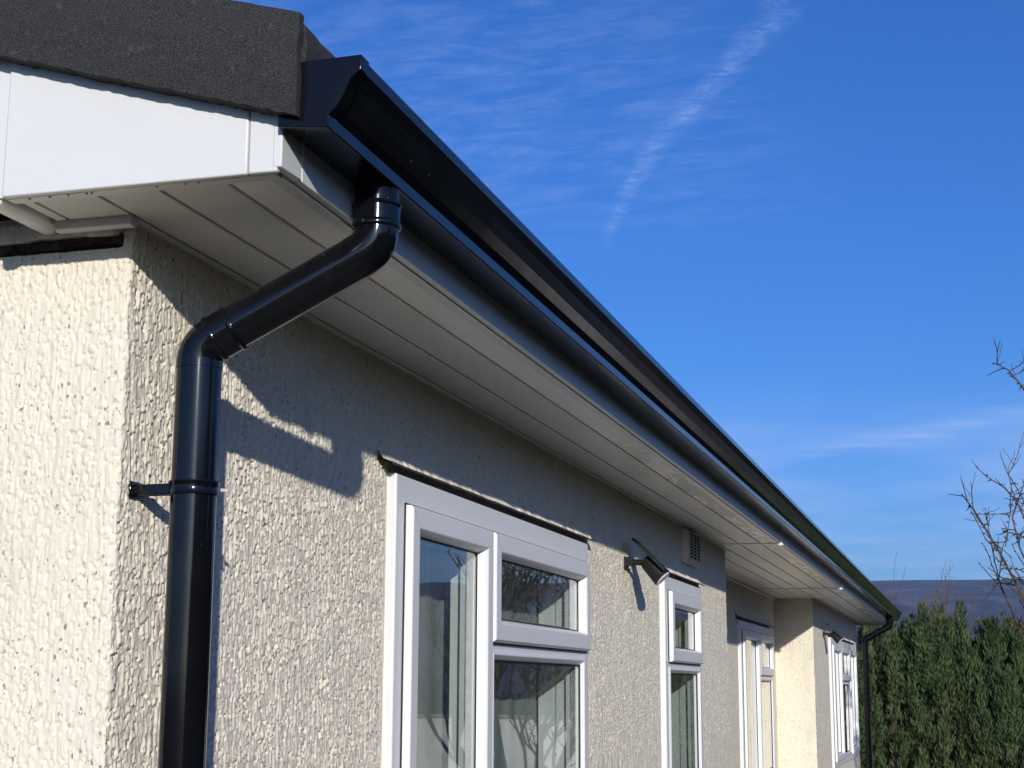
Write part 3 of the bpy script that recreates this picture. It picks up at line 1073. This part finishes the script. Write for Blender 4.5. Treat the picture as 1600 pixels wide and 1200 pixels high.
downpipe(.048, 'black round downpipe with swan neck bends at the near corner of the bungalow')
downpipe(14.946, 'small black downpipe at the far end of the bungalow in front of the conifer hedge')


# ================================================================== SOLAR LAMPS
def solar_lamp(y, z, label):
    t = thing('solar_wall_lamp', label, 'wall lamp', (0, y, z), 'solar spot lamps on the long wall')
    MB().prism([(-.018, -.024), (.018, -.024), (.018, .022), (-.018, .022)], 'x', .002, .010).build('wall_plate', M['lamp'], t, bevel=.003)
    a = MB()
    a.box((.009, -.013, -.012), (.034, .013, .012))
    a.box((.012, -.017, .004), (.022, .017, .020))
    a.tube([(.030, 0, .002), (.085, 0, -.002)], .011, 18)
    a.build('arm', M['lamp'], t, smooth=35)
    d = Vector((.70, 0, -.71)).normalized()
    c = Vector((.078, 0, .006))
    MB().tube([c - d * .005, c + d * .012, c + d * .05, c + d * .088, c + d * .090], [.020, .027, .031, .036, .034], 28).build('head', M['lamp'], t, smooth=35)
    MB().tube([c + d * .0895, c + d * .094, c + d * .095], [.031, .029, .020], 28).build('lens', M['lens'], t, smooth=60)
    nrm = Vector((.71, 0, .70))
    o = Vector((.036, 0, .082))
    pl = MB()
    e0, e1 = o - d * .0, o + d * .165
    for w_, t0, t1, mm, nm in ((.046, 0, .007, 'lamp', 'panel_housing'), (.041, .0072, .0082, 'solar', 'solar_panel')):
        k0, k1 = (e0, e1) if nm == 'panel_housing' else (e0 + d * .007, e1 - d * .007)
        q = MB()
        vs = [k0 + Vector((0, -w_, 0)) + nrm * t0, k1 + Vector((0, -w_, 0)) + nrm * t0, k1 + Vector((0, w_, 0)) + nrm * t0, k0 + Vector((0, w_, 0)) + nrm * t0]
        vs += [p + nrm * (t1 - t0) for p in vs]
        q.add(vs, [(0, 3, 2, 1), (4, 5, 6, 7), (0, 1, 5, 4), (1, 2, 6, 5), (2, 3, 7, 6), (3, 0, 4, 7)])
        q.build(nm, M[mm], t, bevel=.0015)
    return t


solar_lamp(3.52, 2.045, 'dark grey solar spot lamp on the wall beside the tall narrow window')
solar_lamp(11.25, 2.045, 'small dark solar spot lamp on the far wall beside the last window')

# ================================================================== AIR VENT
vt = thing('air_vent', 'cream plastic wall vent with dark grille just under the soffit', 'vent', (0, 4.86, 2.14))
P_ = [(0, 0), (.012, -.006), (.024, .004), (.030, .018), (.030, .135), (.026, .142), (0, .142)]
MB().prism([(p, q) for p, q in P_], 'y', -.16, .16).build('hood', M['reveal'], vt, bevel=.003)
MB().box((.0304, -.125, .020), (.0312, .135, .132)).build('grille_backing', M['gap'], vt)
gb = MB()
for i in range(4):
    yy = -.125 + .26 * i / 3
    gb.box((.0314, yy - .0035, .018), (.0332, yy + .0035, .134))
for i in range(9):
    z_ = .020 + .112 * i / 8
    gb.box((.0313, -.13, z_ - .0012), (.0328, .14, z_ + .0012))
gb.build('grille', M['reveal'], vt)


# ================================================================== VEGETATION
def conifer(name, x, y, h, rad, seed, label):
    rg = np.random.default_rng(seed)
    t = thing(name, label, 'conifer', (x, y, 0), 'conifers of the hedge beyond the bungalow')
    MB().tube([(0, 0, 0), (.02, 0, h * .5), (0, .01, h * .86)], [.07, .045, .012], 8).build('trunk', M['bark'], t, smooth=60)
    # upright feathery sprays gathered into vertical plumes
    npl = 110
    th = rg.random(npl) * 2 * math.pi
    zz = h * (.03 + .78 * rg.random(npl) ** .85)
    prof = lambda z: rad * np.clip(1 - (np.clip(z, 0, None) / h) ** 2.5, .04, 1) ** .75
    pr = prof(zz) * (.40 + .66 * rg.random(npl) ** .7)
    px, py = pr * np.cos(th), pr * np.sin(th)
    plh = np.minimum(.24 + .46 * rg.random(npl), (h * .97 - zz) * .9)
    plw = .055 + .060 * rg.random(npl)
    px = np.append(px, [0, .06, -.08]); py = np.append(py, [0, -.05, .05]); zz = np.append(zz, [h * .70, h * .66, h * .62])
    plh = np.append(plh, [h * .30, h * .28, h * .27]); plw = np.append(plw, [.085, .075, .075])
    npl = len(px)
    ns = 190
    k = np.repeat(np.arange(npl), ns)
    u = rg.random(npl * ns)
    a = rg.random(npl * ns) * 2 * math.pi
    rr_ = plw[k] * (1 - u ** 1.6) ** .8 * np.sqrt(rg.random(npl * ns)) + .006
    lean = .12
    bx = px[k] + rr_ * np.cos(a) + np.cos(th[np.minimum(k, 109)]) * lean * u * plh[k] * .5
    by = py[k] + rr_ * np.sin(a) + np.sin(th[np.minimum(k, 109)]) * lean * u * plh[k] * .5
    bz = zz[k] + u * plh[k]
    n = len(bx)
    ln = .045 + .06 * rg.random(n)
    wd = .0045 + .005 * rg.random(n)
    out = np.stack([np.cos(a), np.sin(a), np.zeros(n)], -1)
    up = np.stack([out[:, 0] * .45 + (rg.random(n) - .5) * .4, out[:, 1] * .45 + (rg.random(n) - .5) * .4, np.full(n, 1.1)], -1)
    up /= np.linalg.norm(up, axis=1)[:, None]
    b2 = rg.random(n) * 2 * math.pi
    sd_ = np.stack([np.cos(b2), np.sin(b2), (rg.random(n) - .5) * .5], -1)
    base_ = np.stack([bx, by, bz], -1)
    V0 = base_
    V1 = base_ + up * ln[:, None] * .5 + sd_ * wd[:, None]
    V2 = base_ + up * ln[:, None]
    V3 = base_ + up * ln[:, None] * .5 - sd_ * wd[:, None]
    V = np.stack([V0, V1, V2, V3], 1).reshape(-1, 3)
    F = np.arange(n * 4).reshape(-1, 4)
    np_mesh('crown', V, F, M['leaf'], t, smooth=False)
    return t


CON = [(-.55, 18.6, 2.15, .50, 'shorter green conifer half hidden behind the far downpipe'),
       (.12, 19.0, 2.58, .50, 'conifer of the hedge just right of the far downpipe'),
       (.46, 19.2, 2.55, .44, 'conifer of the hedge left of the tallest one'),
       (.80, 18.9, 2.80, .42, 'tallest narrow dark green conifer in the hedge'),
       (1.12, 19.1, 2.30, .44, 'low topped conifer in the dip of the hedge'),
       (1.52, 18.8, 2.56, .40, 'dark conifer in the hedge below the bare branches'),
       (1.92, 19.0, 2.52, .46, 'conifer of the hedge at the right edge of the photo'),
       (2.5, 19.2, 2.6, .55, 'bushy conifer at the outer end of the hedge')]
for i, (x, y, h, r_, lb) in enumerate(CON):
    conifer('conifer', x, y, h, r_ * 1.18, 100 + i, lb)


# unseen conifers added to block low sky; mirrored in gutter and narrow window
src_con = [o for o in COL.objects if o.name.startswith('conifer') and o.type == 'EMPTY']
for i in range(21):
    c = copy_tree(src_con[i % 5])
    c.location = (5.9 + .25 * math.sin(i * 2.3), -8.2 + 1.02 * i, 0)
    c.scale = (1.75, 1.45, 1.22 + .10 * math.sin(i * 1.7))
    c.rotation_euler = (0, 0, i * 1.3)
    tag(c, 'tall dark conifer added opposite to block low sky, seen only in reflections', 'conifer', 'conifers added out of view opposite the long wall')


class Tree:
    def __init__(self, seed):
        self.r = random.Random(seed)
        self.mb = MB()

    def limb(self, pts, r0, r1, seg=6):
        n = len(pts)
        self.mb.tube(pts, [r0 + (r1 - r0) * i / (n - 1) for i in range(n)], seg)

    def grow(self, p, d, length, r, depth, buds=False):
        rn = self.r
        n = 5
        pts = [Vector(p)]
        d = Vector(d).normalized()
        for i in range(n):
            d = (d + Vector((rn.uniform(-1, 1), rn.uniform(-1, 1), rn.uniform(-.5, .9))) * .17).normalized()
            pts.append(pts[-1] + d * length / n)
        self.limb(pts, r, r * .55, 6 if r > .01 else 4)
        if buds:
            for q in pts[1:]:
                if rn.random() < .8:
                    s = Vector((rn.uniform(-1, 1), rn.uniform(-1, 1), rn.uniform(-.2, 1))).normalized()
                    self.mb.tube([q, q + s * r * 2.0, q + s * r * 3.6], [r * .9, r * 1.1, r * .3], 4)
        if depth <= 0:
            return
        for k in range(rn.randint(2, 4)):
            i = rn.randint(1, n)
            a = Vector((rn.uniform(-1, 1), rn.uniform(-1, 1), rn.uniform(-.35, .9)))
            nd = (d * .75 + a * .75).normalized()
            self.grow(pts[i], nd, length * rn.uniform(.5, .78), r * .6, depth - 1, buds or depth <= 2)


bt = thing('bare_tree', 'leafless twiggy tree reaching into the right edge of the picture', 'tree', (2.35, 10.5, 0))
T = Tree(5)
trunk = MB()
stems = [((0, 0, 0), (.25, .1, 1), 1.5, .055), ((.05, .05, 0), (-.28, .2, 1), 1.25, .045), ((-.05, 0, 0), (.5, -.3, 1), 1.3, .045), ((0, .08, 0), (.1, .6, 1), 1.3, .04)]
for p, d, L, r_ in stems:
    p = Vector(p)
    d = Vector(d).normalized()
    q = p + d * L * .5 + Vector((random.uniform(-.05, .05), 0, 0))
    e = p + d * L
    trunk.tube([p, p + (q - p) * .5, q, e], [r_ * 1.2, r_, r_ * .9, r_ * .75], 10)
    for k in range(4):
        a = Vector((random.uniform(-.7, .9), random.uniform(-.9, .9), random.uniform(.3, 1.0)))
        T.grow(e if k < 3 else q, (d * .8 + a).normalized(), random.uniform(.7, 1.1), r_ * .5, 3)
trunk.build('trunk', M['bark'], bt, smooth=60)


def WP(px, py, dy=0.0):       # branch tips read off the photograph at the depth of the tree
    k = (12.53 + dy) / 2428
    return Vector((1.205 + k * (px - 1510) - 2.35, dy, 1.6 + k * (1064 - py)))


main = [([(1720, 1080), (1640, 1010), (1585, 935), (1556, 870), (1540, 838), (1520, 800), (1503, 775)], .016, .005),
        ([(1680, 1000), (1625, 900), (1598, 830), (1582, 790), (1566, 768), (1538, 748)], .012, .004),
        ([(1600, 905), (1582, 858), (1574, 812), (1590, 770), (1610, 735)], .009, .004),
        ([(1596, 800), (1586, 775), (1570, 744)], .006, .004),
        ([(1700, 960), (1650, 760), (1618, 650), (1596, 610), (1580, 588), (1560, 576)], .012, .004),
        ([(1650, 930), (1600, 902), (1580, 890), (1556, 887)], .007, .003),
        ([(1680, 950), (1600, 926), (1570, 912), (1544, 908)], .007, .003),
        ([(1640, 970), (1600, 978), (1575, 976), (1562, 972)], .006, .003),
        ([(1552, 862), (1535, 845), (1512, 792)], .005, .003),
        ([(1562, 855), (1566, 835), (1574, 792)], .005, .003),
        ([(1562, 890), (1545, 868), (1538, 820)], .004, .003),
        ([(1560, 833), (1580, 838), (1600, 850), (1625, 860)], .005, .003)]
for pts, r0, r1 in main:
    rn = random.Random(len(pts) + pts[0][0])
    ps = [WP(a, b, .06 * math.sin(i * 1.7 + a)) for i, (a, b) in enumerate(pts)]
    T.limb(ps, r0, r1, 6)
    for k in range(3 if r0 > .006 else 1):
        i = rn.randint(1, len(ps) - 1)
        q = ps[i - 1].lerp(ps[i], rn.random())
        T.grow(q, (rn.uniform(-.8, .5), rn.uniform(-.8, .8), rn.uniform(-.2, 1)), rn.uniform(.12, .32), .0042, 1, True)
    for i in range(len(ps) - 1):
        for k in range(5):
            q = ps[i].lerp(ps[i + 1], rn.random())
            s = Vector((rn.uniform(-1, 1), rn.uniform(-1, 1), rn.uniform(-.6, .8))).normalized()
            l_ = rn.uniform(.02, .05) if rn.random() < .75 else rn.uniform(.10, .22)
            s2 = (s + Vector((rn.uniform(-1, 1), rn.uniform(-1, 1), rn.uniform(-.4, .8))) * .6).normalized()
            T.mb.tube([q, q + s * l_ * .3, q + s * l_ * .45 + s2 * l_ * .25, q + s * l_ * .5 + s2 * l_ * .6], [.0042, .0038, .0032, .0022], 4)
            T.mb.tube([q, q + s * .012, q + s * .022], [.004, .0075, .002], 4)
tag(T.mb.build('branches', M['bark'], bt), kind='stuff')

# bare shrubs standing behind the hedge
for i, (x, y, h, mt, lb) in enumerate([(.32, 20.6, 2.95, 'redbark', 'reddish bare shrub poking up behind the hedge by the gutter end'),
                                       (.62, 20.8, 2.85, 'redbark', 'thin brown bare shrub rising above the hedge right of the gutter end'),
                                       (1.18, 21.4, 2.5, 'redbark', 'low brown twigs behind the dip of the hedge')]):
    t = thing('bare_shrub', lb, 'shrub', (x, y, 0))
    tr = Tree(40 + i)
    tk = MB()
    tk.tube([(0, 0, 0), (.02, .02, h * .45)], [.03, .02], 8)
    tk.build('trunk', M[mt], t)
    for k in range(9):
        tr.grow((.02 * k - .08, 0, h * .35), (random.uniform(-.28, .28), random.uniform(-.2, .2), 1), h * .42, .010, 2)
    tag(tr.mb.build('branches', M[mt], t), kind='stuff')

# pale winter tree far off in the field
t = thing('pale_tree', 'pale grey rounded winter tree in the distance above the hedge', 'tree', (2.3, 78, 0))
tr = Tree(77)
tk = MB()
tk.tube([(0, 0, 0), (0, .05, 1.6)], [.16, .11], 8)
tk.build('trunk', M['paletwig'], t)
for k in range(20):
    a = k * 2.399
    tr.grow((0, 0, 1.3 + .04 * k), (math.cos(a) * .9, math.sin(a) * .9, 1.0), 1.25, .035, 3)
tag(tr.mb.build('branches', M['paletwig'], t), kind='stuff')

# low white wall across the garden, seen in the windows' reflections
gw = thing('garden_wall', 'low white garden wall mirrored at the bottom of the nearest window', 'wall', (8.5, 21.5, 0))
MB().box((-4.8, -.09, 0), (6, .09, 1.12)).build('wall', M['gwall'], gw)
MB().box((-4.85, -.13, 1.122), (6.05, .13, 1.18)).build('coping', M['paving'], gw, bevel=.01)

# ================================================================== AIR
hz = MB().box((-3600, -3600, -8), (3600, 3600, 190)).build('haze', mat_haze(HAZE))
tag(hz, kind='stuff')
hz.data.materials[0].cycles.homogeneous_volume = True
